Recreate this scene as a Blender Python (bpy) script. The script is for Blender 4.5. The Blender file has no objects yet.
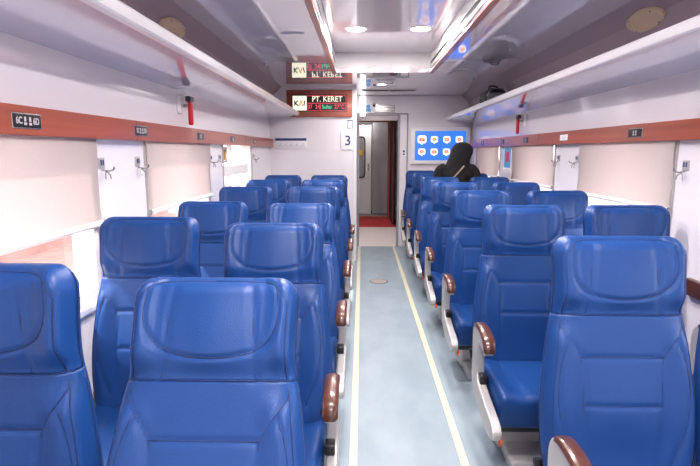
import bpy, bmesh, math, random
from mathutils import Vector, Matrix
random.seed(4)
S = bpy.context.scene
C = S.collection
PI = math.pi
H = 1.42            # eye height
YE = 7.42           # door wall
YP = 6.42           # left partition
XL, XR = -1.17, 1.59
ZC = 2.205          # ceiling
TX0, TX1, TY1 = -.275, .685, 5.28   # recess in the ceiling
ZT = 2.40

# ------------------------------------------------------------------ materials
def srgb(r, g, b):
    f = lambda c: (c/255)/12.92 if c/255 <= .04045 else ((c/255+.055)/1.055)**2.4
    return (f(r), f(g), f(b), 1)
def mat(name, col, rough=.5, metal=0, coat=0, spec=.5, noise=None, bump=None, coat_rough=.03):
    m = bpy.data.materials.new(name); m.use_nodes = True
    nt = m.node_tree; b = nt.nodes['Principled BSDF']
    b.inputs['Base Color'].default_value = col
    b.inputs['Roughness'].default_value = rough
    b.inputs['Metallic'].default_value = metal
    b.inputs['Coat Weight'].default_value = coat
    b.inputs['Coat Roughness'].default_value = coat_rough
    b.inputs['Specular IOR Level'].default_value = spec
    tc = nt.nodes.new('ShaderNodeTexCoord')
    if noise:
        sc, col2, stretch = noise
        mp = nt.nodes.new('ShaderNodeMapping'); mp.inputs['Scale'].default_value = stretch
        n = nt.nodes.new('ShaderNodeTexNoise'); n.inputs['Scale'].default_value = sc; n.inputs['Detail'].default_value = 6
        r = nt.nodes.new('ShaderNodeValToRGB')
        r.color_ramp.elements[0].position = .35; r.color_ramp.elements[1].position = .68
        r.color_ramp.elements[0].color = col; r.color_ramp.elements[1].color = col2
        nt.links.new(tc.outputs['Object'], mp.inputs[0]); nt.links.new(mp.outputs[0], n.inputs['Vector'])
        nt.links.new(n.outputs[0], r.inputs[0]); nt.links.new(r.outputs[0], b.inputs['Base Color'])
    if bump:
        sc, st = bump
        n2 = nt.nodes.new('ShaderNodeTexNoise'); n2.inputs['Scale'].default_value = sc; n2.inputs['Detail'].default_value = 3
        bp = nt.nodes.new('ShaderNodeBump'); bp.inputs['Strength'].default_value = st; bp.inputs['Distance'].default_value = .002
        nt.links.new(tc.outputs['Object'], n2.inputs['Vector']); nt.links.new(n2.outputs[0], bp.inputs['Height'])
        nt.links.new(bp.outputs[0], b.inputs['Normal'])
    return m
def emis(name, col, st):
    m = mat(name, (0.01, 0.01, 0.01, 1), .4)
    b = m.node_tree.nodes['Principled BSDF']
    b.inputs['Emission Color'].default_value = col; b.inputs['Emission Strength'].default_value = st
    return m
M = {}
M['blue'] = mat('blue_leatherette', srgb(18, 59, 119), .42, spec=.36, bump=(260, .25))
M['seam'] = mat('seam_thread', srgb(11, 36, 84), .6)
M['frame'] = mat('cast_grey_metal', srgb(186, 182, 180), .35, metal=.35)
M['armwood'] = mat('polished_brown_wood', srgb(88, 50, 38), .28, coat=.35, noise=(14, srgb(64, 34, 26), (1, .25, 1)))
M['black'] = mat('black_plastic', srgb(24, 22, 24), .35)
M['steel'] = mat('steel', srgb(180, 178, 176), .25, metal=.9)
M['orange'] = mat('orange_plastic', srgb(200, 84, 30), .4)
M['wall'] = mat('wall_laminate', srgb(226, 222, 229), .2, coat=.55, spec=.5, coat_rough=.02)
M['part'] = mat('partition_laminate', srgb(228, 222, 226), .28, coat=.3, coat_rough=.05)
M['ceil'] = mat('ceiling_gloss', srgb(226, 216, 224), .05, coat=1, spec=1.0, coat_rough=.012, bump=None)
M['ceil'].node_tree.nodes['Principled BSDF'].inputs['Coat IOR'].default_value = 1.75
M['ceil'].node_tree.nodes['Principled BSDF'].inputs['IOR'].default_value = 2.3
M['recess'] = mat('recess_gloss', srgb(228, 221, 226), .12, coat=.8, spec=.7)
M['cove'] = mat('cove_panel', srgb(158, 142, 148), .45, spec=.3)
M['rack'] = mat('rack_gloss', srgb(214, 212, 226), .1, coat=1, spec=.8, coat_rough=.02)
M['rack'].node_tree.nodes['Principled BSDF'].inputs['Coat IOR'].default_value = 1.8
M['liner'] = mat('rack_liner', srgb(176, 178, 206), .3, coat=.4)
M['fascia'] = mat('rack_edge', srgb(240, 238, 241), .22, coat=.6)
M['wood'] = mat('red_wood_laminate', srgb(164, 80, 58), .3, coat=.35, noise=(9, srgb(142, 62, 44), (1, .08, 3)), coat_rough=.06)
M['floor'] = mat('blue_grey_vinyl', srgb(132, 147, 157), .42, noise=(5, srgb(146, 160, 168), (1, .5, 1)), spec=.4)
M['strip'] = mat('cream_strip', srgb(208, 199, 172), .5)
M['white'] = mat('white_plastic', srgb(232, 230, 230), .35)
M['whitefloor'] = mat('white_vestibule_floor', srgb(226, 216, 212), .4)
M['red'] = mat('red_plastic', srgb(200, 18, 30), .35)
M['redfloor'] = mat('red_mat', srgb(190, 30, 40), .7)
M['maroon'] = mat('maroon_bellows', srgb(70, 24, 28), .6)
M['brushed'] = mat('brushed_grey_panel', srgb(158, 156, 160), .4, metal=.2, noise=(4, srgb(132, 130, 136), (1, 1, .2)))
M['navy'] = mat('navy_ink', srgb(38, 48, 110), .5)
M['cyan'] = mat('sticker_blue', srgb(90, 160, 215), .5)
M['paper'] = mat('paper', srgb(236, 234, 236), .7)
M['plate'] = mat('dark_plate', srgb(38, 32, 38), .3, metal=.3)
M['silverink'] = mat('silver_ink', srgb(205, 200, 205), .4)
M['cream_lamp'] = mat('cream_lamp_cover', srgb(206, 184, 150), .4)
M['slot'] = mat('dark_slot', srgb(46, 40, 40), .5)
M['cloth'] = mat('black_cloth', srgb(14, 12, 16), .95, bump=(60, .3))
M['skin'] = mat('skin', srgb(178, 126, 98), .55)
M['strap'] = mat('beige_strap', srgb(150, 132, 112), .7)
M['bag'] = mat('black_bag_cloth', srgb(30, 30, 34), .6, bump=(90, .4))
M['greycloth'] = mat('grey_bag_cloth', srgb(88, 86, 92), .7, bump=(90, .4))
M['building'] = mat('pale_building', srgb(166, 128, 122), .8, noise=(1.5, srgb(150, 108, 102), (1, 1, 1)))
M['ground'] = mat('platform_concrete', srgb(150, 128, 122), .9, noise=(3, srgb(134, 112, 106), (1, 1, 1)))
M['lamp'] = emis('lamp_disc', (1, .95, .92, 1), 14)
M['led_red'] = emis('led_red', (1, .06, .1, 1), .9)
M['led_cream'] = emis('led_cream', (1, .95, .72, 1), .95)
M['led_green'] = emis('led_green', (.1, .8, .4, 1), .8)
M['led_orange'] = emis('led_orange', (.95, .25, .04, 1), .8)
M['screen_blue'] = emis('screen_blue', srgb(40, 110, 225), 1.1)
M['screen_white'] = emis('screen_white', (1, .93, .93, 1), 1.0)
M['screen_red'] = emis('screen_red', (.9, .12, .14, 1), 1.0)
M['screen_yellow'] = emis('screen_yellow', (1, .6, .15, 1), 1.0)
def mk_blind():
    m = bpy.data.materials.new('blind_fabric'); m.use_nodes = True; nt = m.node_tree; nt.nodes.clear()
    o = nt.nodes.new('ShaderNodeOutputMaterial'); mx = nt.nodes.new('ShaderNodeMixShader')
    d = nt.nodes.new('ShaderNodeBsdfDiffuse'); t = nt.nodes.new('ShaderNodeBsdfTranslucent')
    tc = nt.nodes.new('ShaderNodeTexCoord'); n = nt.nodes.new('ShaderNodeTexNoise'); n.inputs['Scale'].default_value = 120
    r = nt.nodes.new('ShaderNodeValToRGB'); r.color_ramp.elements[0].color = srgb(212, 202, 200); r.color_ramp.elements[1].color = srgb(222, 213, 211)
    nt.links.new(tc.outputs['Object'], n.inputs['Vector']); nt.links.new(n.outputs[0], r.inputs[0])
    nt.links.new(r.outputs[0], d.inputs[0]); t.inputs[0].default_value = srgb(226, 210, 208)
    mx.inputs[0].default_value = .3
    nt.links.new(d.outputs[0], mx.inputs[1]); nt.links.new(t.outputs[0], mx.inputs[2]); nt.links.new(mx.outputs[0], o.inputs[0])
    return m
M['blind'] = mk_blind()
def mk_glass():
    m = bpy.data.materials.new('window_glass'); m.use_nodes = True; nt = m.node_tree; nt.nodes.clear()
    o = nt.nodes.new('ShaderNodeOutputMaterial'); mx = nt.nodes.new('ShaderNodeMixShader')
    t = nt.nodes.new('ShaderNodeBsdfTransparent'); g = nt.nodes.new('ShaderNodeBsdfGlossy'); g.inputs['Roughness'].default_value = .02
    t.inputs[0].default_value = (.92, .94, .94, 1)
    f = nt.nodes.new('ShaderNodeFresnel'); f.inputs[0].default_value = 1.4
    ge = nt.nodes.new('ShaderNodeNewGeometry'); mu = nt.nodes.new('ShaderNodeMath'); mu.operation = 'MULTIPLY'
    iv = nt.nodes.new('ShaderNodeMath'); iv.operation = 'SUBTRACT'; iv.inputs[0].default_value = 1
    nt.links.new(ge.outputs['Backfacing'], iv.inputs[1]); nt.links.new(iv.outputs[0], mu.inputs[0]); nt.links.new(f.outputs[0], mu.inputs[1])
    nt.links.new(mu.outputs[0], mx.inputs[0]); nt.links.new(t.outputs[0], mx.inputs[1]); nt.links.new(g.outputs[0], mx.inputs[2]); nt.links.new(mx.outputs[0], o.inputs[0])
    return m
M['glass'] = mk_glass()

# ------------------------------------------------------------------ mesh helpers
class MB:
    def __init__(s, *mats): s.v = []; s.f = []; s.mi = []; s.sm = []; s.mats = mats
    def add(s, vs, fs, mi=0, smooth=False):
        o = len(s.v); s.v += [tuple(v) for v in vs]
        s.f += [tuple(i+o for i in f) for f in fs]; s.mi += [mi]*len(fs); s.sm += [smooth]*len(fs); return s
    def box(s, x0, x1, y0, y1, z0, z1, mi=0):
        vs = [(x, y, z) for x in (x0, x1) for y in (y0, y1) for z in (z0, z1)]
        return s.add(vs, [(0, 1, 3, 2), (4, 6, 7, 5), (0, 4, 5, 1), (2, 3, 7, 6), (0, 2, 6, 4), (1, 5, 7, 3)], mi)
    def rbox(s, c, size, r, n=3, mi=0, fn=None, seg=None):
        # rounded box; n = arc steps, seg = inner divisions per axis
        r = min(r, min(size)/2*.999); seg = seg or (1, 1, 1)
        h = [v/2 for v in size]
        def coords(a):
            inner = h[a]-r
            c = [(-h[a]+r-r*math.tan(PI/4*(n-k)/n)) for k in range(n)]
            c += [-inner+2*inner*k/seg[a] for k in range(seg[a]+1)]
            c += [(h[a]-r+r*math.tan(PI/4*(k+1)/n)) for k in range(n)]
            return c
        key = {}; vs = []; fs = []
        def vert(p):
            k = tuple(round(q, 6) for q in p)
            if k in key: return key[k]
            q = Vector([max(-(h[a]-r), min(h[a]-r, p[a])) for a in range(3)])
            d = Vector(p)-q
            w = q+d.normalized()*r if d.length > 1e-9 else Vector(p)
            if fn: w = Vector(fn(w))
            vs.append(tuple(w+Vector(c))); key[k] = len(vs)-1; return key[k]
        for a in range(3):
            b, e = (a+1) % 3, (a+2) % 3
            cb, ce = coords(b), coords(e)
            for sg in (-1, 1):
                for i in range(len(cb)-1):
                    for j in range(len(ce)-1):
                        q = []
                        for (ii, jj) in ((i, j), (i+1, j), (i+1, j+1), (i, j+1)):
                            p = [0, 0, 0]; p[a] = sg*h[a]; p[b] = cb[ii]; p[e] = ce[jj]; q.append(vert(p))
                        if sg < 0: q.reverse()
                        if len(set(q)) >= 3: fs.append(tuple(dict.fromkeys(q)))
        return s.add(vs, fs, mi, True)
    def tube(s, pts, r, n=8, mi=0, cap=True):
        pts = [Vector(p) for p in pts]; vs = []; fs = []
        rs = r if isinstance(r, (list, tuple)) else [r]*len(pts)
        up = None
        for i, p in enumerate(pts):
            t = (pts[min(i+1, len(pts)-1)]-pts[max(i-1, 0)]).normalized()
            if up is None:
                up = Vector((0, 0, 1)) if abs(t.z) < .9 else Vector((1, 0, 0))
            a = t.cross(up).normalized(); b = a.cross(t).normalized(); up = b
            for k in range(n):
                th = 2*PI*k/n; vs.append(p+a*math.cos(th)*rs[i]+b*math.sin(th)*rs[i])
        for i in range(len(pts)-1):
            for k in range(n):
                fs.append((i*n+k, i*n+(k+1) % n, (i+1)*n+(k+1) % n, (i+1)*n+k))
        if cap: fs.append(tuple(range(n-1, -1, -1))); fs.append(tuple((len(pts)-1)*n+k for k in range(n)))
        return s.add(vs, fs, mi, True)
    def disc(s, c, r, axis, th, n=24, mi=0, sx=1):
        c = Vector(c); ax = Vector(axis).normalized()
        a = ax.orthogonal().normalized(); b = ax.cross(a)
        if abs(ax.z) > .9: a = Vector((1, 0, 0)); b = ax.cross(a)
        vs = []
        for k in range(n):
            d = a*math.cos(2*PI*k/n)*r+b*math.sin(2*PI*k/n)*r*sx; vs.append(c+d)
        for k in range(n): vs.append(vs[k]+ax*th)
        fs = [tuple(range(n-1, -1, -1)), tuple(range(n, 2*n))]+[(k, (k+1) % n, n+(k+1) % n, n+k) for k in range(n)]
        return s.add(vs, fs, mi)
    def prism(s, prof, axis, a0, a1, mi=0, smooth=False):
        # prof: list of 2-D points; axis 'x' -> (y,z), 'y' -> (x,z)
        n = len(prof); vs = []
        for a in (a0, a1):
            for p in prof:
                vs.append((a, p[0], p[1]) if axis == 'x' else (p[0], a, p[1]))
        fs = [tuple(range(n)), tuple(range(2*n-1, n-1, -1))]+[(k, n+k, n+(k+1) % n, (k+1) % n) for k in range(n)]
        return s.add(vs, fs, mi, smooth)
    def build(s, name, parent=None, loc=(0, 0, 0), sharp=True):
        me = bpy.data.meshes.new(name); me.from_pydata(s.v, [], s.f)
        for m in s.mats: me.materials.append(m)
        for p, mi, sm in zip(me.polygons, s.mi, s.sm): p.material_index = mi; p.use_smooth = sm
        bm = bmesh.new(); bm.from_mesh(me)
        bmesh.ops.recalc_face_normals(bm, faces=bm.faces[:]); bm.to_mesh(me); bm.free()
        if any(s.sm) and sharp: me.set_sharp_from_angle(angle=R(42))
        me.update()
        o = bpy.data.objects.new(name, me); C.objects.link(o); o.location = loc
        if parent: o.parent = parent
        return o
def R(a): return math.radians(a)
def bevel(o, w=.004, n=2):
    m = o.modifiers.new('bevel', 'BEVEL'); m.width = w; m.segments = n; m.limit_method = 'ANGLE'; m.angle_limit = R(40)
    return o
def tag(o, label, cat, group=None, kind=None):
    o['label'] = label; o['category'] = cat
    if group: o['group'] = group
    if kind: o['kind'] = kind
    return o
def struct(o): o['kind'] = 'structure'; return o
def thing(name, loc, label, cat, group=None):
    o = bpy.data.objects.new(name, None); C.objects.link(o); o.location = loc; o.empty_display_size = .1
    return tag(o, label, cat, group)
def copy_tree(o, parent=None):
    c = o.copy(); C.objects.link(c)
    if parent: c.parent = parent
    for ch in list(o.children): copy_tree(ch, c)
    return c
def text(name, s, size, m, loc, rot, parent, depth=.0006, sx=1):
    cu = bpy.data.curves.new(name, 'FONT'); cu.body = s; cu.size = size; cu.align_x = 'CENTER'; cu.align_y = 'CENTER'
    cu.extrude = depth; cu.resolution_u = 3; cu.offset = size*.012
    t = bpy.data.objects.new('tmp', cu); C.objects.link(t)
    me = bpy.data.meshes.new_from_object(t); bpy.data.objects.remove(t)
    me.materials.clear(); me.materials.append(m)
    for v in me.vertices: v.co.x *= sx
    o = bpy.data.objects.new(name, me); C.objects.link(o); o.location = loc; o.rotation_euler = rot; o.parent = parent
    return o
def smooth_curve(p, n=5, closed=True):
    out = []; N = len(p)
    rng = range(N) if closed else range(N-1)
    for i in rng:
        P = [Vector(p[(i+k) % N]) if closed else Vector(p[max(0, min(N-1, i+k))]) for k in (-1, 0, 1, 2)]
        for k in range(n):
            t = k/n
            out.append(.5*((2*P[1])+(P[2]-P[0])*t+(2*P[0]-5*P[1]+4*P[2]-P[3])*t*t+(3*P[1]-P[0]-3*P[2]+P[3])*t**3))
    if not closed: out.append(Vector(p[-1]))
    return out
def interp(tab, s):
    if s <= tab[0][0]: return tab[0][1]
    for (a, va), (b, vb) in zip(tab, tab[1:]):
        if s <= b:
            t = (s-a)/(b-a); t = t*t*(3-2*t); return va+(vb-va)*t
    return tab[-1][1]
def sst(a, b, x):
    t = max(0, min(1, (x-a)/(b-a))); return t*t*(3-2*t)

# ------------------------------------------------------------------ the carriage shell
YB = -1.6
struct(MB(M['floor']).box(XL-.12, XR+.12, YB, YE, -.06, 0).build('floor'))
st = MB(M['strip'])
for x in (-.035, .478): st.box(x-.018, x+.018, YB, YE, 0, .003)
o = struct(st.build('trim_1'))
WZ0, WZ1 = .79, 1.50
LW = [(-1.0, -.45), (.95, 2.16), (2.70, 3.80), (4.22, 5.30)]
RW = [(-.9, .2), (.9, 2.0), (2.60, 3.69), (4.20, 5.32), (5.86, 7.0)]
def wall(name, X, sgn, wins, y0, y1):
    a, b = (X, X+sgn*.10)
    x0, x1 = min(a, b), max(a, b)
    m = MB(M['wall'])
    m.box(x0, x1, y0, y1, 0, WZ0); m.box(x0, x1, y0, y1, WZ1, 1.86)
    ys = [y0]+[v for w in wins for v in w]+[y1]
    for i in range(0, len(ys), 2): m.box(x0, x1, ys[i], ys[i+1], WZ0, WZ1)
    return struct(m.build(name))
wall('wall_left', XL, -1, LW, YB, YP+1.0)
wall('wall_right', XR, 1, RW, YB, YE)
# slanted coves over the racks
for name, X, sg in (('wall_left', XL, 1), ('wall_right', XR, -1)):
    m = MB(M['cove'])
    prof = [(X, 1.86), (X+sg*.025, 2.0), (X+sg*.07, 2.12), (X+sg*.165, ZC+.002), (X-sg*.1, ZC+.002), (X-sg*.1, 1.86)]
    m.prism(prof, 'y', YB, YE)
    struct(m.build('trim_2' if sg > 0 else 'trim_3'))
# ceiling
m = MB(M['ceil'])
m.box(XL-.1, TX0, YB, YE, ZC, ZC+.05); m.box(TX1, XR+.1, YB, YE, ZC, ZC+.05); m.box(TX0, TX1, TY1, YE, ZC, ZC+.05)
struct(m.build('ceiling'))
m = MB(M['recess'])
m.box(TX0, TX1, YB, TY1+.02, ZT, ZT+.04)
struct(m.build('ceiling'))
m = MB(M['white'])
m.box(TX0, TX1, TY1, TY1+.02, ZC+.05, ZT); m.box(TX0-.02, TX0, YB, TY1+.02, ZC+.05, ZT+.04); m.box(TX1, TX1+.02, YB, TY1+.02, ZC+.05, ZT+.04)
struct(m.build('trim_4'))
for (xa, xb, k) in ((TX0-.03, TX0+.012, 5), (TX1-.012, TX1+.032, 6)):
    struct(bevel(MB(M['wood']).box(xa, xb, YB, TY1, ZC-.014, ZC-.001).build('trim_%d' % k), .004))
# air slots along the recess
for xa, sg, lab in ((TX0+.001, 1, 'long narrow air outlet slot along the left side of the ceiling recess'),
                    (TX1-.001, -1, 'long narrow air outlet slot along the right side of the ceiling recess')):
    t = thing('air_outlet', (xa, 2.0, ZC+.08), lab, 'air vent')
    m = MB(M['white'])
    w = sg*.008
    m.box(min(0, w), max(0, w), -3.4, 3.2, -.05, -.02); m.box(min(0, w), max(0, w), -3.4, 3.2, .012, .03)
    m.build('frame', t)
    m = MB(M['slot'])
    m.box(min(0, w*.2), max(0, w*.2), -3.4, 3.2, -.02, .012)
    m.build('slot', t)
# back wall behind the viewer
struct(MB(M['part']).box(XL-.1, XR+.1, YB-.05, YB, 0, ZT+.04).build('wall_back'))
# left partition and its cabinet side
m = MB(M['part'])
m.box(XL, -.075, YP, YP+.04, 0, ZC)
m.box(-.115, -.075, YP+.04, YE, 0, ZC)
m.box(-1.02, -.082, YP-.003, YP, 1.425, 1.431); 
struct(m.build('wall_front'))
struct(bevel(MB(M['white']).box(-.11, -.07, YP-.006, YP, 0.0, ZC).build('trim_7'), .002))
# door wall (right part)
DX0, DX1, DZ = -.04, .52, 1.93
m = MB(M['part'])
m.box(DX1, XR, YE, YE+.06, 0, ZC); m.box(-.075, DX1, YE, YE+.06, DZ, ZC); m.box(-.115, DX0, YE, YE+.06, 0, DZ)
struct(m.build('wall_front'))
m = MB(M['brushed'])
m.box(DX0-.035, DX0, YE-.015, YE+.07, 0, DZ); m.box(DX1, DX1+.03, YE-.015, YE+.07, 0, DZ+.03); m.box(DX0-.035, DX1, YE-.015, YE+.07, DZ, DZ+.03)
m.box(DX1+.13, DX1+.15, YE-.01, YE, 0, DZ+.03); m.box(DX1+.03, DX1+.13, YE-.01, YE, DZ+.01, DZ+.03)
struct(bevel(m.build('door_1'), .003))
# vestibule beyond
struct(MB(M['whitefloor']).box(-.9, 1.5, YE, 9.35, -.06, 0.002).build('floor'))
struct(MB(M['redfloor']).box(-.9, 1.5, 9.35, 10.6, -.06, 0.004).build('floor'))
struct(MB(M['brushed']).box(-.9, 1.5, 10.6, 11.9, -.06, 0.002).build('floor'))
m = MB(M['part'])
m.box(-.95, -.9, YE+.06, 11.9, 0, 2.3); m.box(1.5, 1.55, YE+.06, 11.9, 0, 2.3); m.box(-.95, 1.55, 11.9, 11.95, 0, 2.3)
m.box(-.9, -.30, 9.35, 9.42, 0, 2.2); m.box(.72, 1.5, 9.35, 9.42, 0, 2.2); m.box(-.3, .72, 9.35, 9.42, 1.97, 2.2)
struct(m.build('wall_front'))
struct(MB(M['part']).box(-.95, 1.55, YE, 11.95, 2.2, 2.26).build('ceiling'))
# sliding white door with a window, seen through the doorway
t = struct(MB(M['white']).rbox((-.12, 11.3, 1.0), (.66, .04, 1.98), .015).build('door_2'))
m = MB(M['slot'])
pr = [(-.2+.13*math.copysign(abs(math.cos(a))**.4, math.cos(a)), 1.28+.46*math.copysign(abs(math.sin(a))**.25, math.sin(a))) for a in [2*PI*k/40 for k in range(40)]]
m.prism([(p[0]+.15, p[1]) for p in pr], 'y', 11.268, 11.279); m.build('window_frame', t)
m = MB(M['brushed']); m.prism([(p[0]*.8-.04+.15, 1.28+(p[1]-1.28)*.93) for p in pr], 'y', 11.26, 11.2675); m.build('pane', t)
m = MB(M['steel']); m.tube([(.14, 11.25, 1.0), (.14, 11.2, 1.0), (.14, 11.2, 1.14), (.14, 11.25, 1.14)], .012); m.build('door_handle', t)
m = MB(M['led_orange']); m = MB(mat('yellow_sticker', srgb(230, 180, 40), .5)); m.rbox((-.02, 11.255, 1.38), (.06, .004, .13), .002); m.build('sticker', t)
struct(MB(M['brushed']).box(.23, .66, 11.2, 11.24, 0.03, 2.05).build('wall_front'))
m = MB(M['wood']); m.box(.53, .57, 10.45, 10.5, 0, 2.0); m.box(-.35, .57, 10.45, 10.5, 2.0, 2.06)
m.box(-.35, .66, 10.5, 10.56, 0.004, .06)
struct(m.build('door_3'))
t = tag(MB(M['maroon']).build('gangway_bellows'), 'dark maroon folded gangway curtain at the right of the far doorway', 'curtain')
bpy.data.objects.remove(t)
m = MB(M['maroon'])
pr = []
for k in range(9): pr += [(.57+(.05 if k % 2 else 0), 9.5+k*.115)]
for k in range(8):
    (xa, ya), (xb, yb) = pr[k], pr[k+1]
    m.add([(xa, ya, .03), (xb, yb, .03), (xb, yb, 2.1), (xa, ya, 2.1), (xa+.03, ya, .03), (xb+.03, yb, .03), (xb+.03, yb, 2.1), (xa+.03, ya, 2.1)],
          [(0, 1, 2, 3), (5, 4, 7, 6), (3, 2, 6, 7), (1, 0, 4, 5), (0, 3, 7, 4), (2, 1, 5, 6)])
tag(m.build('gangway_curtain'), 'dark maroon folded gangway curtain at the right of the far doorway', 'curtain')

# ------------------------------------------------------------------ windows, blinds, trims
def window(n, X, sg, y0, y1, rail=False):
    # sg: +1 when the room is on +x side
    xa = X-sg*.10
    m = MB(M['white'])
    def b(ya, yb, za, zb, d0=.0, d1=.1):
        x0, x1 = sorted((X-sg*d0, X-sg*d1)); m.box(x0, x1, ya, yb, za, zb)
    b(y0, y0+.03, WZ0, WZ1); b(y1-.03, y1, WZ0, WZ1); b(y0+.03, y1-.03, WZ0, WZ0+.03); b(y0+.03, y1-.03, WZ1-.03, WZ1)
    if rail:
        b(y0+.03, y1-.03, 1.20, 1.29, .03, .09); b(y0+.42, y0+.45, 1.29, WZ1-.03, .04, .08); b(y0+.36, y0+.38, WZ0+.03, 1.2, .04, .08); b(y0+.72, y0+.74, WZ0+.03, 1.2, .04, .08)
    w = struct(m.build('window_%d' % n))
    m = MB(M['glass']); x0, x1 = sorted((X-sg*.07, X-sg*.074)); m.box(x0, x1, y0+.03, y1-.03, WZ0+.03, WZ1-.03)
    m.build('pane', w)
    return w
def blind(X, sg, y0, y1, z, lab):
    t = thing('roller_blind', (X+sg*.004, (y0+y1)/2, WZ1+.02), lab, 'blind', None)
    hw = (y1-y0)/2+.012
    m = MB(M['blind']); n = 14
    zt, zb = 0.0, z-(WZ1+.02)
    vs = []; fs = []
    for i in range(n+1):
        zz = zt+(zb-zt)*i/n; xo = sg*(.012+.004*math.sin(i*.5))
        for yy in (-hw, hw):
            vs += [(xo, yy, zz), (xo+sg*.0016, yy, zz)]
    for i in range(n):
        a = i*4; c = a+4
        fs += [(a, a+2, c+2, c), (a+1, c+1, c+3, a+3), (a, c, c+1, a+1), (a+2, a+3, c+3, c+2)]
    m.add(vs, fs, 0, True); m.build('fabric', t, sharp=False)
    m = MB(M['white']); m.tube([(sg*.015, -hw, zb), (sg*.015, hw, zb)], .014, 10); m.build('bottom_bar', t)
    m = MB(M['white']); m.tube([(sg*.016, -hw, .005), (sg*.016, hw, .005)], .016, 10); m.build('roller', t)
    for yy in (-hw-.004, hw+.004): MB(M['steel']).rbox((sg*.015, yy, zb), (.018, .012, .03), .004).build('guide_clip', t)
    return t
ZB = 1.12
nw = 1
llab = {1: 'roller blind nearest on the left wall, with a sunlit stripe', 2: 'second roller blind on the left wall, beyond the white pillar with coat hooks'}
for i, (a, b) in enumerate(LW):
    window(nw, XL, 1, a, b, rail=(i == 3)); nw += 1
    if i in llab: blind(XL, 1, a, b, ZB-.015 if i == 1 else ZB-.03, llab[i])
rlab = {2: 'roller blind nearest on the right wall, beside the coat hook', 3: 'middle roller blind on the right wall', 4: 'farthest roller blind on the right wall, behind the standing woman'}
for i, (a, b) in enumerate(RW):
    window(nw, XR, -1, a, b); nw += 1
    if i in rlab: blind(XR, -1, a, b, ZB, rlab[i])
t = MB(M['paper'], mat('ochre_print', srgb(190, 140, 60), .6))
t.box(XL-.066, XL-.063, 4.42, 4.60, 1.31, 1.46); t.box(XL-.0628, XL-.062, 4.46, 4.56, 1.34, 1.43, 1)
tag(t.build('window_notice'), 'small white notice with an ochre square on the far left window', 'notice')
# wood bands under the racks
ZW0, ZW1 = H+.052, H+.150
struct(bevel(MB(M['wood']).box(XL, XL+.045, YB, YP, ZW0, ZW1).build('trim_8'), .003))
struct(bevel(MB(M['wood']).box(XR-.045, XR, YB, YE, ZW0, ZW1).build('trim_9'), .003))
for (X, sg, y) in ((XL, 1, 2.52), (XL, 1, 4.9), (XR, -1, 2.32), (XR, -1, 4.5)):
    x0, x1 = sorted((X+sg*.045, X+sg*.0458)); o = struct(MB(M['slot']).box(x0, x1, y, y+.002, ZW0, ZW1).build('trim_10'))
# pillar edge grooves
for X, sg, wins in ((XL, 1, LW), (XR, -1, RW)):
    m = MB(M['frame'])
    for (a, b) in wins:
        for y in (a-.012, b+.012):
            x0, x1 = sorted((X, X+sg*.012)); m.box(x0, x1, y-.006 if y < a else y-.002, y+.002 if y < a else y+.006, WZ0-.05, ZW0)
    struct(m.build('trim_11' if sg > 0 else 'trim_12'))
struct(bevel(MB(M['white']).box(XL, XL+.035, YB, YP, WZ0-.045, WZ0-.012).build('trim_13'), .008))

# wooden ledge under near right window
t = thing('window_table', (XR, 2.1, .80), 'reddish wooden fold-down ledge on the right wall beside the nearest right seat', 'table')
bevel(MB(M['armwood']).box(-.04, -.004, -.35, .28, -.06, .02).build('tabletop', t), .008)
for yy in (-.2, .12): MB(M['frame']).box(-.03, 0, yy, yy+.03, -.12, -.055).build('bracket', t)

# ------------------------------------------------------------------ luggage racks
def rack(X, sg, y0, y1, lab):
    t = thing('luggage_rack', (X, y0, 1.80), lab, 'luggage rack')
    L = y1-y0; W = .37
    def P(d, z): return (sg*d, z)
    # shelf: underside rises gently towards the aisle, with a soft belly
    under = [(0, 0.0), (W-.02, .056)]
    over = [(W-.03, .083), (.28, .062), (.18, .044), (.08, .036), (0, .036)]
    MB(M['rack']).prism([P(*p) for p in under+over], 'y', 0, L).build('shelf', t)
    fa = [P(*p) for p in [(W-.022, .052), (W+.0, .056), (W+.008, .062), (W+.014, .094), (W+.010, .103), (W+.0, .107), (W-.022, .104), (W-.03, .080)]]
    MB(M['fascia']).prism([(p[0], p[1]) for p in fa], 'y', 0, L).build('front_edge', t)
    ln = [(.004, .245), (.014, .19), (.036, .125), (.08, .09), (.14, .078), (.22, .074), (.30, .080), (W-.03, .092)]
    ln = [(p.x, p.y) for p in smooth_curve(ln, 3, False)]
    MB(M['liner']).prism([P(*p) for p in ln+[(p[0]+.001, p[1]-.006) for p in reversed(ln)]], 'y', .02, L-.02, smooth=True).build('liner', t)
    n = int(L/.9)
    for k in range(n+1):
        y = .25+k*(L-.5)/n
        pr = [(.0, .03), (.0, .262), (.022, .262), (.036, .18), (.06, .125), (.11, .098), (.2, .088), (.28, .092), (.335, .103), (.335, .07), (.2, .04)]
        MB(M['fascia']).prism([P(*p) for p in pr], 'y', y-.012, y+.012).build('bracket', t)
    m = MB(M['frame'])
    for d, z in ((.012, .262),):
        m.tube([(sg*d, .02, z), (sg*d, L-.02, z)], .007, 8)
    m.build('rail', t)
    return t
rack(XL, 1, YB+.02, YP-.034, 'long glossy white luggage rack along the left wall')
rack(XR, -1, YB+.02, YE-.002, 'long glossy white luggage rack along the right wall')
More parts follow.
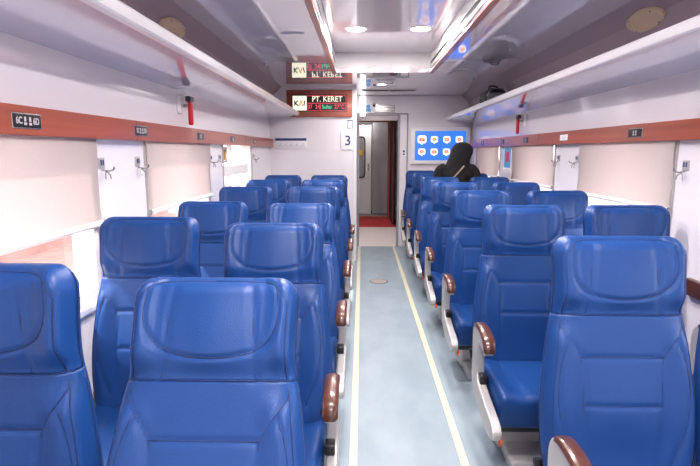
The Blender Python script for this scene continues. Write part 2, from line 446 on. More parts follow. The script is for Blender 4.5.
# round bag on the right rack
t = thing('duffel_bag', (1.385, 5.50, 1.904), 'black round-topped bag resting on the right luggage rack', 'bag')
m = MB(M['bag'])
def bagfn(p): 
    return Vector((p.x*(1-.12*max(0, p.z/.1)**2), p.y, p.z))
m.rbox((0, 0, .075), (.23, .34, .17), .07, 6, fn=bagfn); m.build('body', t)
m = MB(M['greycloth']); m.rbox((0, -.165, .06), (.19, .035, .10), .016, 3); m.build('pocket', t)
m = MB(M['steel']); m.tube([(.10*math.cos(a), -.155+.0*a, .075+.074*math.sin(a)) for a in [PI*k/14 for k in range(15)]], .004, 6); m.build('zip', t)
m = MB(M['bag']); m.tube([(-.06, -.05, .155), (-.05, -.03, .185), (0, 0, .195), (.05, .03, .185), (.06, .05, .155)], .008, 8); m.build('handle', t)
# oval lamp / speaker covers on the coves
for (x, y, z, sg, lab) in ((XL+.075, 3.0, 2.115, 1, 'oval cream cover on the dark panel above the left rack'), (XR-.075, 2.86, 2.115, -1, 'oval cream cover on the dark panel above the right rack')):
    t = thing('oval_cover', (x, y, z), lab, 'lamp')
    ax = Vector((sg*.72, 0, -.69)); 
    m = MB(M['cream_lamp']); a = Vector((0, 1, 0)); b = ax.cross(a); vs = []; N = 28
    for rr, hh in ((1, .0), (.98, .012), (.86, .02), (.8, .016)):
        for k in range(N):
            th = 2*PI*k/N; vs.append(a*math.cos(th)*.17*rr+b*math.sin(th)*.062*rr+ax*hh)
    fs = [(r*N+k, r*N+(k+1) % N, (r+1)*N+(k+1) % N, (r+1)*N+k) for r in range(3) for k in range(N)]+[tuple(3*N+k for k in range(N)), tuple(N-1-k for k in range(N))]
    m.add(vs, fs, 0, True); m.build('cover', t)
    for k in (0, 7, 14, 21):
        th = 2*PI*(k+3.5)/N; p = a*math.cos(th)*.15+b*math.sin(th)*.052+ax*.018; MB(M['steel']).disc(p, .004, ax, .003, 8).build('screw', t)

# ------------------------------------------------------------------ ceiling lamps
def lamp(x, y, z, r, lab, grp, power, vis=True):
    t = thing('ceiling_lamp', (x, y, z), lab, 'ceiling light', grp)
    m = MB(M['white']); N = 32; vs = []
    for rr, zz in ((r+.012, 0), (r+.012, -.006), (r, -.009), (r-.004, -.003)):
        for k in range(N): vs.append((rr*math.cos(2*PI*k/N), rr*math.sin(2*PI*k/N), zz))
    m.add(vs, [(q*N+k, q*N+(k+1) % N, (q+1)*N+(k+1) % N, (q+1)*N+k) for q in range(3) for k in range(N)], 0, True); m.build('trim_ring', t)
    MB(M['lamp']).disc((0, 0, -.0065), r-.003, (0, 0, 1), .003, 32).build('diffuser', t)
    l = bpy.data.lights.new('ceiling_lamp_light', 'AREA'); l.shape = 'DISK'; l.size = 2*r; l.energy = power; l.color = (1, .93, .91)
    lo = bpy.data.objects.new('ceiling_lamp_light', l); C.objects.link(lo); lo.location = (0, 0, -.015); lo.parent = t
    return t
gy = 4.27
lamp(-.05, gy, ZT, .08, 'left round ceiling lamp of the pair in the recess above the aisle', 'lamps in the ceiling recess', 20)
lamp(.47, gy, ZT, .08, 'right round ceiling lamp of the pair in the recess above the aisle', 'lamps in the ceiling recess', 20)
for y in (2.6, .95, -.7):
    for x, sd in ((-.05, 'left'), (.47, 'right')):
        lamp(x, y, ZT, .08, '%s round recess lamp %s' % (sd, {2.6: 'next nearer the viewer, above the picture', .95: 'right overhead of the nearest seats', -.7: 'behind the viewer'}[y]), 'lamps in the ceiling recess', 20)
lamp(.23, 6.15, ZC, .05, 'small round ceiling lamp in front of the doorway', None, 12)
lamp(.25, 8.4, 2.2, .06, 'round ceiling lamp in the vestibule beyond the doorway', None, 8)
lamp(.1, 10.95, 2.2, .06, 'round ceiling lamp at the far end beyond the gangway', None, 5)
# slotted vent in front of the door wall
t = thing('ceiling_vent', (.35, 6.75, ZC), 'dark slotted vent in the ceiling before the doorway', 'air vent')
MB(M['frame']).box(-.36, .36, -.075, -.062, -.008, 0).box(-.36, .36, .062, .075, -.008, 0).box(-.36, -.345, -.062, .062, -.008, 0).box(.345, .36, -.062, .062, -.008, 0).box(-.005, .005, -.062, .062, -.008, 0).build('frame', t)
MB(M['slot']).box(-.345, .345, -.062, .062, -.003, -.001).build('backing', t)
for k in range(7): MB(M['plate']).box(-.345, .345, -.056+k*.018, -.05+k*.018, -.0075, -.0035).build('slat', t)

# ------------------------------------------------------------------ seats
L = .75
WT = [(-.1, .215), (0, .230), (.10, .241), (.22, .241), (.34, .230), (.44, .217), (.52, .203), (.60, .200), (.68, .203), (L, .203), (L+.1, .203)]
TB = [(0, .045), (.25, .05), (.5, .048), (.6, .05), (L, .045)]
def catmull(tab, s):
    for i in range(1, len(tab)-2):
        if s <= tab[i+1][0] or i == len(tab)-3:
            (x0, a), (x1, b), (x2, c), (x3, d) = tab[i-1:i+3]
            t = (s-x1)/(x2-x1); m1 = (c-a)/(x2-x0)*(x2-x1); m2 = (d-b)/(x3-x1)*(x2-x1)
            return (2*t**3-3*t*t+1)*b+(t**3-2*t*t+t)*m1+(3*t*t-2*t**3)*c+(t**3-t*t)*m2
def width(s):
    w = catmull(WT, s)
    if s > .685: w -= .042*(1-math.sqrt(max(0, 1-((s-.685)/(L-.685+.0003))**2)))
    return w
def seam_lines():
    out = []
    for sg in (-1, 1):
        out.append([(sg*(.112-.018*(s-.5)/.245), s) for s in [.50+.245*k/12 for k in range(13)]])
        arc = [(.150, .745), (.160, .70), (.164, .66), (.157, .62), (.136, .587), (.107, .567)]
        out.append([(sg*p[0], p[1]) for p in smooth_curve(arc, 3, False)])
        out.append([(sg*p[0], p[1]) for p in smooth_curve([(.192, .462), (.17, .43), (.134, .375), (.124, .32), (.122, .2), (.116, .06), (.11, .0)], 4, False)])
        out.append([(sg*p[0], p[1]) for p in smooth_curve([(.168, .42), (.192, .35), (.204, .25), (.19, .14), (.15, .03)], 4, False)])
    out.append([(x, .550+1.45*x*x) for x in [-.107+.214*k/10 for k in range(11)]])
    for sg in (-1, 1):
        out.append([(sg*.905*width(s), s) for s in [.0+.48*k/24 for k in range(25)]])
        out.append([(sg*.905*width(s), s) for s in [.505+.175*k/10 for k in range(11)]]+[(sg*.172, .70), (sg*.160, .718), (sg*.145, .730), (sg*.12, .735), (sg*.06, .737), (0, .737)])
    out.append([(x, .365) for x in [-.130+.26*k/8 for k in range(9)]])
    out.append([(x, .215) for x in [-.122+.244*k/8 for k in range(9)]])
    return out
SEAMS = seam_lines()
SEGS = [(Vector(a), Vector(b)) for ln in SEAMS for a, b in zip(ln, ln[1:])]
SEGS.append((Vector((-.24, .50)), Vector((.24, .50))))
def dseam(x, s):
    p = Vector((x, s)); best = 1
    for a, b in SEGS:
        if abs(a.x-x) > .06 or abs(a.y-s) > .06:
            if not (a.x == -.24 and abs(s-.5) < .06): continue
        ab = b-a; t = max(0, min(1, (p-a).dot(ab)/ab.length_squared)); best = min(best, (p-a-ab*t).length)
    return best
def front(x, s):
    w = width(s); u = min(1, abs(x)/w)
    T = interp(TB, s)
    top = 1.0
    if s > .72: top = math.sqrt(max(0, 1-((s-.72)/(L-.72+.0005))**2))*.7+.3
    y = T*(1-u**5)**.42
    y += .018*sst(.5, .85, u)*(1-sst(.9, 1, u))*(1-sst(.40, .48, s))          # body bolsters
    y += .022*sst(.50, .56, s)*(1-sst(.70, .75, s))*(1-.35*sst(.0, .6, u))      # head pillow
    y += .020*sst(.50, .58, s)*sst(.62, .88, u)*(1-sst(.93, 1, u))             # wings
    y += .012*sst(.05, .2, s)*(1-sst(.2, .38, s))*(1-u)                        # lumbar
    y *= top
    d = dseam(x, s); y -= .006*(1-.85*sst(.75, .97, u))*math.exp(-(d/.006)**2)
    return y
def ring(s, N=56, K=16):
    w = width(s); pts = []
    for i in range(N+1):
        c = math.cos(PI*(1-i/N)); u = math.copysign(abs(c)**.8, c) if abs(c) < 1 else c
        x = w*u; pts.append((x, -front(x, s), s))
    tb = interp([(0, .05), (.4, .05), (.6, .042), (.70, .04), (L, .012)], s)
    for i in range(1, K):
        a = PI*i/K; pts.append((w*math.cos(a), tb*math.sin(a)**.5, s))
    return pts
def lofted(s0, s1, n):
    vs = []; fs = []
    for j in range(n+1):
        s = s0+(s1-s0)*j/n; r = ring(s); m = len(r); vs += r
    for j in range(n):
        for k in range(m):
            fs.append((j*m+k, j*m+(k+1) % m, (j+1)*m+(k+1) % m, (j+1)*m+k))
    fs.append(tuple(range(m-1, -1, -1))); fs.append(tuple(n*m+k for k in range(m)))
    return vs, fs
def seam_tube(mb, ln, r=.0016):
    pts = [(x, -front(x, s)-.0003, s) for x, s in ln]
    mb.tube(pts, r, 5, 1)
def backrest_objs(parent):
    m = MB(M['blue'], M['seam']); vs, fs = lofted(-.05, .4985, 66); m.add(vs, fs, 0, True)
    for ln in SEAMS:
        if max(p[1] for p in ln) < .49: seam_tube(m, ln)
    m.tube([(x, -front(x, .4985)-.0003, .4992) for x in [-.2+.4*k/24 for k in range(25)]], .0018, 5, 1)
    for sg in (-1, 1): m.tube([(sg*width(s)*1.001, .002, s) for s in [.02+.47*k/20 for k in range(21)]], .0018, 5, 1)
    b = m.build('backrest', parent, sharp=False)
    m = MB(M['blue'], M['seam']); vs, fs = lofted(.5, L, 52); m.add(vs, fs, 0, True)
    for ln in SEAMS:
        if min(p[1] for p in ln) > .49: seam_tube(m, ln)
    for sg in (-1, 1): m.tube([(sg*width(s)*1.001, .002, s) for s in [.5+.23*k/14 for k in range(15)]], .0018, 5, 1)
    h = m.build('headrest', parent, sharp=False)
    return b, h
def cushion(parent):
    def fn(p):
        x, y, z = p
        u = abs(x)/.232
        if z > 0:
            z += .012*sst(.5, .85, u)*(1-sst(.92, 1, u)) - .010*sst(-.1, .2, y)
            d = abs(abs(x)-(.125+.03*(y*2)))
            z -= .006*math.exp(-(d/.009)**2)
        if y < -.15: z += .02*(y+.15)*3*(1 if z > 0 else 0)
        if z < 0 and y < 0: y = y*(1+.0*z)
        if y < -.2 and z < .02: y += (z-.02)*-.25*1
        return (x, y, z)
    m = MB(M['blue'], M['seam'])
    m.rbox((0, -.215, .318), (.462, .47, .165), .034, 5, fn=fn, seg=(30, 16, 3))
    for sg in (-1, 1):
        pts = [(sg*(.125+.03*(y*2)), y-.215, .3905-.012*sst(-.1, .2, y)+(.02*(y+.15)*3 if y < -.15 else 0)-.005) for y in [.2-.38*k/14 for k in range(15)]]
        pts += [(sg*.112, -.425, .372), (sg*.112, -.4425, .352), (sg*.112, -.4425, .30)]
        m.tube(pts, .0019, 5, 1)
    return m.build('seat_cushion', parent, sharp=False)
def side_frame(parent, x, lever, dy):
    pr = [(-.085, .48), (-.08, .57), (-.10, .618), (-.15, .632), (-.21, .632), (-.27, .622), (-.315, .602), (-.325, .57), (-.305, .552), (-.27, .562), (-.225, .57), (-.195, .56), (-.18, .52), (-.175, .45), (-.18, .41),
          (-.21, .385), (-.28, .365), (-.38, .345), (-.46, .328), (-.492, .298), (-.475, .262), (-.42, .25), (-.33, .255), (-.23, .272), (-.15, .30), (-.10, .345), (-.085, .41)]
    pr = smooth_curve(pr, 4)
    m = MB(M['frame']); m.prism([(p[0]+dy, p[1]) for p in pr], 'x', x-.02, x+.02)
    f = m.build('side_frame', parent); bv = bevel(f, .008, 3)
    top = smooth_curve([(-.125, .658), (-.15, .668), (-.20, .670), (-.26, .662), (-.31, .642), (-.33, .60)], 4, False)
    m = MB(M['armwood']); vs = []; fs = []; K = 9
    for i, p in enumerate(top):
        t = (top[min(i+1, len(top)-1)]-top[max(i-1, 0)]).normalized(); n = Vector((-t.y, t.x)) 
        if n.y < 0 and i < len(top)*.7: n = -n
        if i >= len(top)*.7 and n.x > 0: n = -n
        e = 1-.25*(1 if i in (0, len(top)-1) else 0)
        for k in range(K):
            a = PI*k/(K-1); q = p+n*(math.sin(a)**.6*.017*e-.006); vs.append((x+math.cos(a)*.0265*e, q.x+dy, q.y-.03))
    n_ = len(top)
    for i in range(n_-1):
        for k in range(K): fs.append((i*K+k, i*K+(k+1) % K, (i+1)*K+(k+1) % K, (i+1)*K+k))
    fs += [tuple(range(K)), tuple((n_-1)*K+k for k in range(K))]
    m.add(vs, fs, 0, True); m.build('armrest_pad', f)
    sx = 1 if x < 0 else -1
    m = MB(M['black']); m.rbox((x+sx*.008, -.20+dy, .40), (.036, .05, .04), .006); m.build('recline_button', f)
    if lever:
        m = MB(M['orange']); m.tube([(x+sx*.035, -.41+dy, .245), (x+sx*.03, -.44+dy, .235), (x+sx*.025, -.455+dy, .232)], [.007, .009, .007], 8); m.build('foot_pedal', parent)
    return f
def make_seat(side, off, dy):
    # side = -1: frame on the -x side, +1: frame on the +x side
    t = bpy.data.objects.new('passenger_seat', None); C.objects.link(t); t.empty_display_size = .1
    backrest_objs(t)
    cushion(t)
    side_frame(t, side*off, True, dy)
    m = MB(M['frame'])   # base: beam and box leg
    m.rbox((side*.06, -.14, .11), (.2, .16, .19), .02)
    m.rbox((side*.04, -.20, .03), (.2, .36, .06), .014); m.build('base', t)
    m = MB(M['black'])
    m.tube([(side*.22, .0, .36), (side*.235, .02, .38), (side*.24, .03, .42)], .016, 8); m.rbox((side*.225, -.015, .335), (.035, .06, .05), .01); m.build('hinge', t)
    MB(M['black']).rbox((0, -.19, .218), (.43, .38, .04), .012).build('seat_pan', t)
    return t
protos = {k: make_seat(*k) for k in ((-1, .262, -.07), (1, .262, -.02), (-1, .2455, -.02), (1, .2455, -.07))}
def place(side, x, y, lean, label, first=[set()]):
    k = (side, .262 if -.5 < x < 1 else .2455, -.07 if x > 0 else -.02); p = protos[k]
    if k in first[0]: o = copy_tree(p)
    else: o = p; first[0].add(k)
    o.location = (x, y, 0); tag(o, label, 'seat', 'blue train seats')
    for ch in o.children:
        if ch.name.startswith(('backrest', 'headrest')):
            ch.location = (0, .0, .410); ch.rotation_euler = (-R(lean), 0, 0)
    return o
words = ['nearest', 'second', 'third', 'fourth', 'fifth', 'sixth', 'seventh']
XA, XW, XRA, XRW = -.362, -.874, .808, 1.315
yl = [.94, 1.82, 2.70, 3.68, 4.58, 5.48]; yr = [1.49, 2.42, 3.34, 4.24, 5.12, 6.0, 6.87]
leanL = [(24, 4), (18.5, 10), (21.5, 18.5), (6, 7), (6, 6), (6, 7)]
leanR = [10, 8, 6, 7, 8, 8, 8]
for i in range(6):
    y = yl[i]
    place(1, XA, y, leanL[i][0], '%s blue seat in the left aisle-side column%s' % (words[i], ', reclined, largest on the left' if i == 0 else (', reclined' if i < 3 else '')))
    place(-1, XW, y+(.14 if i == 0 else .1 if i == 1 else 0), leanL[i][1], '%s blue seat in the left window-side column%s' % (words[i], ', cut by the left edge of the picture' if i == 0 else (', reclined' if i < 3 else ', before the partition' if i == 5 else '')))
for i in range(7):
    y = yr[i]
    place(-1, XRA+(.014 if i == 0 else 0), y, leanR[i], '%s blue seat in the right aisle-side column%s' % (words[i], [', large at the right edge of the picture', ', its brown armrest and cushion in full view', '', '', '', ', left of the standing woman', ', beneath the television'][i]))
    if i < 6:
        place(1, XRW, y, leanR[i], '%s blue seat in the right window-side column%s' % (words[i], [', barely showing at the right edge', ', directly behind the large near seat', '', '', '', ', behind the standing woman'][i]))

# ------------------------------------------------------------------ small fittings on walls
def plate(X, sg, y, z, txt, lab, w=.15, h=.052, m_=None):
    t = thing('seat_number_plate', (X+sg*.046, y, z), lab, 'sign', 'seat number plates on the wood bands')
    MB(M['steel']).rbox((0, 0, 0), (.003, w, h), .0014).build('rim', t)
    MB(m_ or M['plate']).rbox((sg*.0018, 0, 0), (.002, w*.94, h*.84), .0009).build('face', t)
    rot = (PI/2, 0, PI/2*sg)
    k = .0032*sg
    if txt:
        text('lettering', txt[0], h*.62, M['silverink'], (k, -sg*w*.29 if sg < 0 else -w*.29, 0), rot, t, sx=.8) if sg > 0 else text('lettering', txt[0], h*.62, M['silverink'], (k, w*.29, 0), rot, t, sx=.8)
        text('lettering', txt[1], h*.62, M['silverink'], (k, w*.29*sg, 0), rot, t, sx=.8)
    m = MB(M['silverink'])
    for c in (-.085, .085):
        m.box(min(0, k), max(0, k), c*w-.005, c*w+.005, -.002, h*.26); m.box(min(0, k), max(0, k), c*w-.007, c*w+.007, -h*.26, -.005)
    m.build('pictogram', t)
zm = (ZW0+ZW1)/2
plate(XL, 1, 1.69, zm-.002, ('6C', '6D'), 'seat number plate 6C 6D, nearest on the left wood band')
plate(XL, 1, 2.57, zm, ('5C', '5D'), 'second seat number plate along the left wood band, above the white pillar')
plate(XL, 1, 3.52, zm, None, 'third seat number plate along the left wood band', .15)
plate(XL, 1, 4.40, zm, None, 'fourth seat number plate along the left wood band', .15)
plate(XL, 1, 5.30, zm, None, 'fifth seat number plate along the left wood band, nearest the partition', .12)
plate(XR, -1, 2.92, zm, None, 'dark seat number plate nearest on the right wood band', .15)
plate(XR, -1, 3.93, zm, None, 'pale seat number plate, second along the right wood band', .15, m_=M['paper'])
plate(XR, -1, 4.83, zm, None, 'third seat number plate along the right wood band', .13)
plate(XR, -1, 5.62, zm, None, 'blue-tinted fourth plate along the right wood band', .12, m_=M['navy'])
plate(XR, -1, 6.55, zm, None, 'blue-tinted farthest plate on the right wood band', .12, m_=M['navy'])

def hook(X, sg, y, z, lab):
    t = thing('coat_hook', (X, y, z), lab, 'coat hook', 'coat hooks on the window pillars')
    MB(M['frame']).rbox((sg*.003, 0, .01), (.006, .05, .05), .0025).build('plate', t)
    MB(M['navy']).rbox((sg*.0068, -.009, .014), (.002, .011, .024), .0008).rbox((sg*.0068, .010, .014), (.002, .011, .024), .0008).build('pictogram', t)
    m = MB(M['steel'])
    m.tube([(sg*.005, 0, -.02), (sg*.035, 0, -.024), (sg*.055, 0, -.018), (sg*.06, 0, -.006)], .004, 8)
    m.tube([(sg*.02, 0, -.024), (sg*.028, .02, -.04), (sg*.03, .024, -.06)], .003, 8)
    m.tube([(sg*.02, 0, -.024), (sg*.028, -.02, -.04), (sg*.03, -.024, -.06)], .003, 8)
    m.build('prongs', t)
hook(XL, 1, 2.235, 1.355, 'coat hook on the near edge of the first white pillar, left wall')
hook(XL, 1, 2.60, 1.355, 'coat hook on the far edge of the first white pillar, left wall')
hook(XL, 1, 3.88, 1.355, 'coat hook on the near edge of the second white pillar, left wall')
hook(XL, 1, 4.12, 1.355, 'coat hook on the far edge of the second white pillar, left wall')
hook(XL, 1, 5.42, 1.355, 'coat hook beside the partition, left wall')
hook(XR, -1, 2.51, 1.34, 'coat hook nearest on the right wall, beside the near blind')
hook(XR, -1, 3.77, 1.355, 'coat hook on the near edge of the white pillar between two right blinds')
hook(XR, -1, 4.12, 1.355, 'coat hook on the far edge of the white pillar between two right blinds')

def hammer(X, sg, y, z, lab):
    t = thing('emergency_hammer', (X, y, z), lab, 'hammer', 'red emergency hammers under the racks')
    MB(M['white']).rbox((sg*.006, -.09, .03), (.012, .05, .11), .004).build('wall_plate', t)
    MB(M['red']).rbox((sg*.045, .01, -.02), (.03, .036, .15), .012, 3).build('handle', t)
    m = MB(M['black']); m.rbox((sg*.045, .0, .07), (.032, .085, .036), .008); m.tube([(sg*.045, -.04, .07), (sg*.045, -.075, .07)], [.01, .003], 8); m.build('head', t)
    MB(M['steel']).rbox((sg*.016, .01, .03), (.032, .02, .02), .004).build('holder', t)
hammer(XL, 1, 3.33, H+.262, 'red emergency hammer on the upper left wall')
hammer(XR, -1, 5.1, H+.262, 'red emergency hammer on the upper right wall, before the television')
# little poster beside the far right blind
m = MB(M['paper'], M['cyan'], M['red'])
m.box(XR-.003, XR, 5.42, 5.70, 1.22, 1.465); m.box(XR-.0036, XR-.003, 5.44, 5.68, 1.24, 1.45, 1); m.box(XR-.0042, XR-.0036, 5.50, 5.62, 1.30, 1.41, 2)
tag(m.build('wall_poster'), 'small blue poster on the right wall pillar just right of the standing woman', 'poster')

# partition: LED sign
t = thing('led_sign', (-.533, YP, 2.003), 'wood-framed LED information board high on the left partition', 'sign')
sw, sh = .385, .135; t.scale = (1.065, 1, 1.22)
m = MB(M['wood']); m.rbox((0, -.012, 0), (2*sw, .024, 2*sh), .003); bevel(m.build('frame', t), .002)
m = MB(M['black']); m.box(-.325, .325, -.03, -.024, -.078, .088); m.build('display', t)
yb = -.0312
m = MB(M['led_cream']); m.box(-.312, -.148, yb-.0006, yb, -.068, .076); m.build('logo_panel', t)
m = MB(M['black'])
def bar(m, p, q, w, yy, mi=0):
    p, q = Vector(p), Vector(q); d = (q-p).normalized(); n = Vector((-d.y, d.x))*w/2
    v = [p+n, p-n, q-n, q+n]; m.add([(a.x, yy, a.y) for a in v]+[(a.x, yy+.0008, a.y) for a in v], [(0, 1, 2, 3), (7, 6, 5, 4), (0, 4, 5, 1), (1, 5, 6, 2), (2, 6, 7, 3), (3, 7, 4, 0)], mi)
yk = yb-.0016
bar(m, (-.288, -.022), (-.288, .03), .013, yk); bar(m, (-.285, .002), (-.25, .03), .013, yk); bar(m, (-.285, .004), (-.246, -.022), .014, yk)
bar(m, (-.182, -.022), (-.168, .03), .013, yk); m.build('logo_letters', t)
m = MB(M['led_orange']); bar(m, (-.238, -.022), (-.214, .032), .011, yk); bar(m, (-.214, .032), (-.196, -.022), .011, yk); m.build('logo_accent', t)
text('lettering', 'PT. KERET', .075, M['led_cream'], (.092, yk, .042), (PI/2, 0, 0), t, sx=1.06)
m = MB(M['led_red']); m.box(-.14, .315, yb-.0006, yb, .0, .006); m.box(.008, .014, yb-.0006, yb, -.068, 0); m.box(-.14, .315, yb-.0006, yb, .074, .079); m.box(.309, .315, yb-.0006, yb, -.068, .079); m.box(-.14, .315, yb-.0006, yb, -.072, -.068); m.build('border', t)
text('lettering', '07  24', .058, M['led_red'], (-.066, yk, -.034), (PI/2, 0, 0), t)
text('lettering', 'Suhu', .058, M['led_green'], (.085, yk, -.034), (PI/2, 0, 0), t)
text('lettering', '27°C', .058, M['led_red'], (.235, yk, -.034), (PI/2, 0, 0), t)
# notices
t = thing('paper_notice', (-.152, YP, 1.752), 'small blue-bordered notice above the number 3', 'notice')
MB(M['navy']).box(-.035, .035, -.003, 0, -.05, .05).build('border', t)
MB(M['paper']).box(-.029, .029, -.004, -.003, -.044, .036).build('sheet', t)
MB(M['navy']).box(-.018, .018, -.0046, -.004, -.002, .002).box(-.014, .014, -.0046, -.004, -.03, -.026).box(-.01, .01, -.0046, -.004, .014, .018).build('print', t)
t = thing('carriage_number_sign', (-.19, YP, 1.545), 'white square sign with a dark blue number 3 on the partition edge', 'sign')
MB(M['white']).rbox((0, -.004, 0), (.155, .008, .22), .003).build('board', t)
text('lettering', '3', .17, M['navy'], (.012, -.0088, .0), (PI/2, 0, 0), t)
t = thing('information_plate', (-.90, YP, 1.52), 'white plate with a dark heading strip on the left partition beneath the rack', 'sign')
MB(M['white']).rbox((0, -.005, 0), (.40, .010, .125), .003).build('board', t)
MB(M['navy']).box(-.198, .198, -.0112, -.01, .028, .060).build('heading', t)
m = MB(M['navy'])
for k in range(5): bar(m, (-.15+k*.072, -.03), (-.125+k*.072, -.008), .003, -.0112)
m.box(-.18, .18, -.0112, -.0104, -.04, -.037); m.build('print', t)
# door wall fittings
t = thing('white_box', (.008, YE, 1.995+.10), 'white box with an added glow high beside the doorway, next to the partition edge', 'lamp')
MB(emis('white_box_glow', (1, .97, .97, 1), 1.6)).rbox((0, -.03, -.04), (.08, .06, .28), .006).build('body', t)  # white panel box; emission added so it reads brighter than the wall
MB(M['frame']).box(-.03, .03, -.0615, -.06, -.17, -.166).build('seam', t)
t = thing('sticker', (.085, YE, 2.03), 'small light blue sticker over the doorway, left of the silver sign', 'sticker')
MB(M['cyan']).box(-.04, .04, -.003, 0, -.05, -.01).disc((0, -.003, .02), .03, (0, 1, 0), .003, 20).build('sheet', t)
t = thing('door_sign', (.33, YE, 2.02), 'silver sign plate with raised dark lettering over the doorway', 'sign')
MB(M['steel']).rbox((0, -.008, 0), (.28, .016, .10), .004).build('plate', t)
m = MB(M['plate'])
for k in range(9): m.box(-.115+k*.026, -.099+k*.026, -.0175, -.016, .008, .026)
for k in range(12): m.box(-.115+k*.02, -.104+k*.02, -.0175, -.016, -.024, -.014)
m.build('print', t)
t = thing('security_camera', (.175, YE, 2.075), 'small dark dome camera above the doorway, near the ceiling', 'camera')
MB(M['white']).rbox((0, -.03, .02), (.07, .06, .03), .008).build('housing', t)
m = MB(M['black']); m.rbox((0, -.035, -.008), (.045, .045, .04), .02, 5); m.build('dome', t)
t = thing('light_switch', (.61, YE, 1.40), 'small white switch plate to the right of the doorway', 'switch')
MB(M['white']).rbox((0, -.006, 0), (.07, .012, .10), .004).build('plate', t)
MB(M['navy']).rbox((0, -.0135, .015), (.03, .003, .03), .001).rbox((0, -.0135, -.025), (.03, .003, .02), .001).build('rocker', t)
# television
t = thing('television', (1.13, YE, 1.495), 'wall television with a white frame showing eight app icons on blue', 'television')
MB(M['white']).rbox((0, -.03, 0), (.86, .06, .53), .012).build('frame', t)
s_ = MB(M['screen_blue']).rbox((-.0, -.062, .0), (.73, .004, .415), .0015).build('screen', t)
for r in range(2):
    for c in range(4):
        cx = -.265+c*.178; cz = .09-r*.175
        m = MB(M['screen_white'], M['screen_red'], M['screen_yellow'])
        N = 20; pr = []
        k = 1.25 if (r == 0 and c == 0) else 1
        for i in range(N):
            a = 2*PI*i/N; pr.append((cx+.052*k*math.copysign(abs(math.cos(a))**.5, math.cos(a)), cz+.046*k*math.copysign(abs(math.sin(a))**.5, math.sin(a))))
        m.prism(pr, 'y', -.0665, -.0645)
        m.prism([(cx-.018, cz-.045*k), (cx+.018, cz-.045*k), (cx, cz-.066*k)], 'y', -.0665, -.0645)
        if (r+c) % 2: m.prism([(cx+.03*k*math.cos(2*PI*i/14), cz+.024*math.sin(2*PI*i/14)) for i in range(14)], 'y', -.068, -.0666, 1)
        else: m.prism([(cx-.032*k, cz-.024), (cx+.034*k, cz-.026), (cx+.034*k, cz+.01), (cx, cz+.024), (cx-.032*k, cz+.012)], 'y', -.068, -.0666, 1)
        m.prism([(cx-.012, cz-.01), (cx+.012, cz-.01), (cx+.008, cz+.012), (cx-.01, cz+.01)], 'y', -.0692, -.0681, 2)
        m.build('app_icon', s_)
# floor hatch
t = thing('floor_hatch', (.19, 5.36, 0), 'small round hatch cover in the aisle floor', 'hatch')
MB(M['steel']).disc((0, 0, 0), .10, (0, 0, 1), .003, 32).build('rim', t)
MB(mat('hatch_brown', srgb(160, 150, 146), .6)).disc((0, 0, .003), .09, (0, 0, 1), .002, 32).build('cover', t)

# ------------------------------------------------------------------ the standing woman
PX, PY = 1.025, 5.41
t = thing('person', (PX, PY, 0), 'person in a black headscarf and black coat standing with head bowed before the television', 'person')
bm = bmesh.new(); sk = bm.verts.layers.skin.verify(); V = {}
def jv(n, x, y, z, r, par=None, r2=None):
    v = bm.verts.new((x, y, z)); v[sk].radius = (r, r2 or r); V[n] = v
    if par: bm.edges.new((V[par], v))
    return v
p = jv('pelvis', 0, 0, .86, .12, None, .095); p[sk].use_root = True
jv('waist', 0, .02, 1.0, .105, 'pelvis', .085); jv('chest', 0, .05, 1.14, .13, 'waist', .09); jv('upper', .005, .075, 1.225, .08, 'chest', .06)
jv('neck', .012, .085, 1.315, .048, 'upper'); jv('skull0', .03, .11, 1.365, .066, 'neck'); jv('skull1', .045, .125, 1.43, .078, 'skull0', .085); jv('crown', .052, .126, 1.465, .05, 'skull1')
jv('nose', .045, .205, 1.385, .016, 'skull0')
for sg, nm in ((-1, 'l'), (1, 'r')):
    jv('sh'+nm, sg*.15, .06, 1.19, .038, 'upper'); jv('el'+nm, sg*.222, .03, .98, .032, 'sh'+nm); jv('wr'+nm, sg*.15, .17, .93, .024, 'el'+nm)
    jv('palm'+nm, sg*.135, .215, .945, .026, 'wr'+nm, .016)
    for k, ln in enumerate((.055, .065, .06, .048)):
        dx = sg*(.024-.016*k)
        jv('f%d%s' % (k, nm), sg*.135+dx, .25, .955, .0085, 'palm'+nm); jv('g%d%s' % (k, nm), sg*.135+dx, .25+ln*.5, .965, .0078, 'f%d%s' % (k, nm)); jv('h%d%s' % (k, nm), sg*.135+dx, .25+ln*.62, .985, .0065, 'g%d%s' % (k, nm))
    jv('t0'+nm, sg*.135-sg*.034, .215, .95, .009, 'palm'+nm); jv('t1'+nm, sg*.135-sg*.05, .235, .97, .0075, 't0'+nm)
    jv('hip'+nm, sg*.085, -.005, .80, .085, 'pelvis'); jv('kn'+nm, sg*.085, .0, .44, .052, 'hip'+nm); jv('an'+nm, sg*.085, -.02, .08, .034, 'kn'+nm); jv('to'+nm, sg*.09, .10, .03, .028, 'an'+nm)
me = bpy.data.meshes.new('body'); bm.to_mesh(me); bm.free(); me.materials.append(M['skin'])
bo = bpy.data.objects.new('body', me); C.objects.link(bo); bo.parent = t
sm = bo.modifiers.new('skin', 'SKIN'); sm.use_smooth_shade = True; ss = bo.modifiers.new('sub', 'SUBSURF'); ss.levels = 2; ss.render_levels = 2
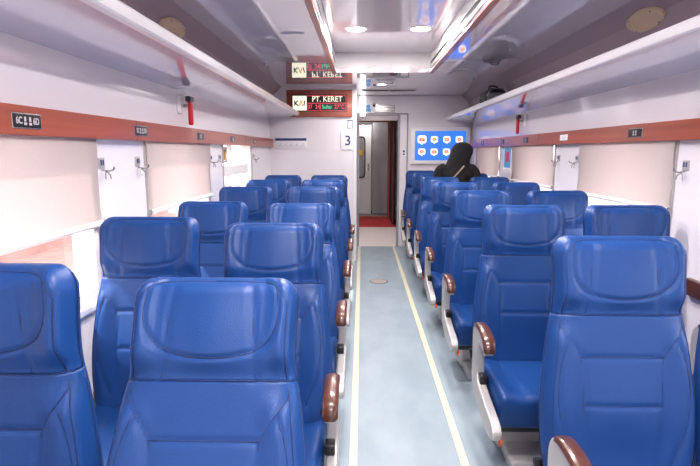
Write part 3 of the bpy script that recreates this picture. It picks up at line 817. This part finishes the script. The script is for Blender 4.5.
def loft(mb, rows, n=28, mi=0, capt=True):
    # rows: (cx, cy, z, rx, ry)
    vs = []; fs = []
    for j, (cx, cy, z, rx, ry) in enumerate(rows):
        for k in range(n):
            a = 2*PI*k/n; w = 1+.02*math.sin(5*a+j*.6)+.012*math.sin(9*a-j)
            vs.append((cx+rx*w*math.cos(a), cy+ry*w*math.sin(a), z))
    for j in range(len(rows)-1):
        for k in range(n): fs.append((j*n+k, j*n+(k+1) % n, (j+1)*n+(k+1) % n, (j+1)*n+k))
    fs.append(tuple(range(n-1, -1, -1)))
    if capt: fs.append(tuple((len(rows)-1)*n+k for k in range(n)))
    mb.add(vs, fs, mi, True)
m = MB(M['cloth'])
loft(m, [(0, .0, .12, .19, .115), (0, 0, .3, .18, .11), (0, 0, .5, .172, .108), (0, 0, .75, .168, .115), (0, .005, .88, .165, .118), (0, .02, 1.0, .150, .112), (0, .05, 1.12, .168, .118), (0, .062, 1.2, .185, .108), (0, .068, 1.235, .180, .096), (.003, .072, 1.265, .145, .085), (.008, .078, 1.295, .09, .07), (.01, .082, 1.32, .06, .06)])
for sg in (-1, 1):
    pts = smooth_curve([(sg*.13, .066, 1.235), (sg*.185, .055, 1.205), (sg*.215, .035, 1.1), (sg*.225, .03, .98), (sg*.195, .10, .95), (sg*.155, .165, .932)], 4, False)
    n = len(pts); m.tube([tuple(q) for q in pts], [.06-.022*abs(i/(n-1)) for i in range(n)], 14)
co = m.build('coat', t, sharp=False)
m = MB(M['cloth'])
loft(m, [(.0, .06, 1.12, .172, .125), (.0, .066, 1.18, .184, .118), (.004, .072, 1.225, .176, .112), (.008, .082, 1.255, .150, .110), (.014, .094, 1.285, .126, .112), (.024, .106, 1.32, .120, .120), (.040, .118, 1.355, .118, .126), (.056, .126, 1.395, .119, .130), (.064, .13, 1.435, .117, .128), (.066, .13, 1.465, .104, .118), (.064, .13, 1.492, .08, .094), (.062, .13, 1.51, .048, .058), (.06, .13, 1.517, .015, .02)])
m.build('headscarf', t, sharp=False)
m = MB(M['strap']); m.tube(smooth_curve([(.06, -.035, 1.262), (.02, -.048, 1.22), (-.06, -.064, 1.13), (-.12, -.075, 1.03), (-.17, -.06, .9)], 4, False), .009, 6); m.build('bag_strap', t)
m = MB(M['cloth']); m.rbox((-.215, .0, .8), (.07, .2, .2), .03, 4); m.build('shoulder_bag', t)
for sg in (-1, 1): m = MB(M['black']); m.rbox((sg*.088, .04, .035), (.085, .235, .07), .03, 4); m.build('shoe', t)

# ------------------------------------------------------------------ outside
struct(MB(M['ground']).box(-30, 30, -20, 30, -.5, -.3).build('ground'))
t = thing('station_building', (-5.5, 2, -.3), 'pale reddish station wall outside beneath the left blinds', 'building')
m = MB(M['building']); m.box(-.3, 0, -8, 12, 0, 2.6); m.build('wall', t)
m = MB(M['white']); m.box(-.35, .05, -8, 12, 2.6, 2.75); m.build('coping', t)

# ------------------------------------------------------------------ light
w = bpy.data.worlds.new('sky'); S.world = w; w.use_nodes = True
bg = w.node_tree.nodes['Background']; bg.inputs[0].default_value = (1, .965, .985, 1); bg.inputs[1].default_value = 5.0
sl = bpy.data.lights.new('sun', 'SUN'); sl.energy = 14; sl.angle = R(1.0); sl.color = (1, .93, .84)
so = bpy.data.objects.new('sun', sl); C.objects.link(so)
so.rotation_euler = Vector((.60, -.04, -.75)).to_track_quat('-Z', 'Y').to_euler()

# ------------------------------------------------------------------ camera
cam = bpy.data.cameras.new('camera'); co = bpy.data.objects.new('camera', cam); C.objects.link(co)
cam.sensor_width = 36; cam.lens = 500/700*36; cam.clip_start = .02
co.location = (0, 0, H)
pitch = math.atan(82/500); yaw = math.atan(12/506.7)
co.rotation_euler = (PI/2-pitch, 0, yaw)
S.camera = co
S.view_settings.view_transform = 'Standard'; S.view_settings.look = 'None'
S.view_settings.exposure = 0.4; S.view_settings.gamma = 1; S.view_settings.use_curve_mapping = False
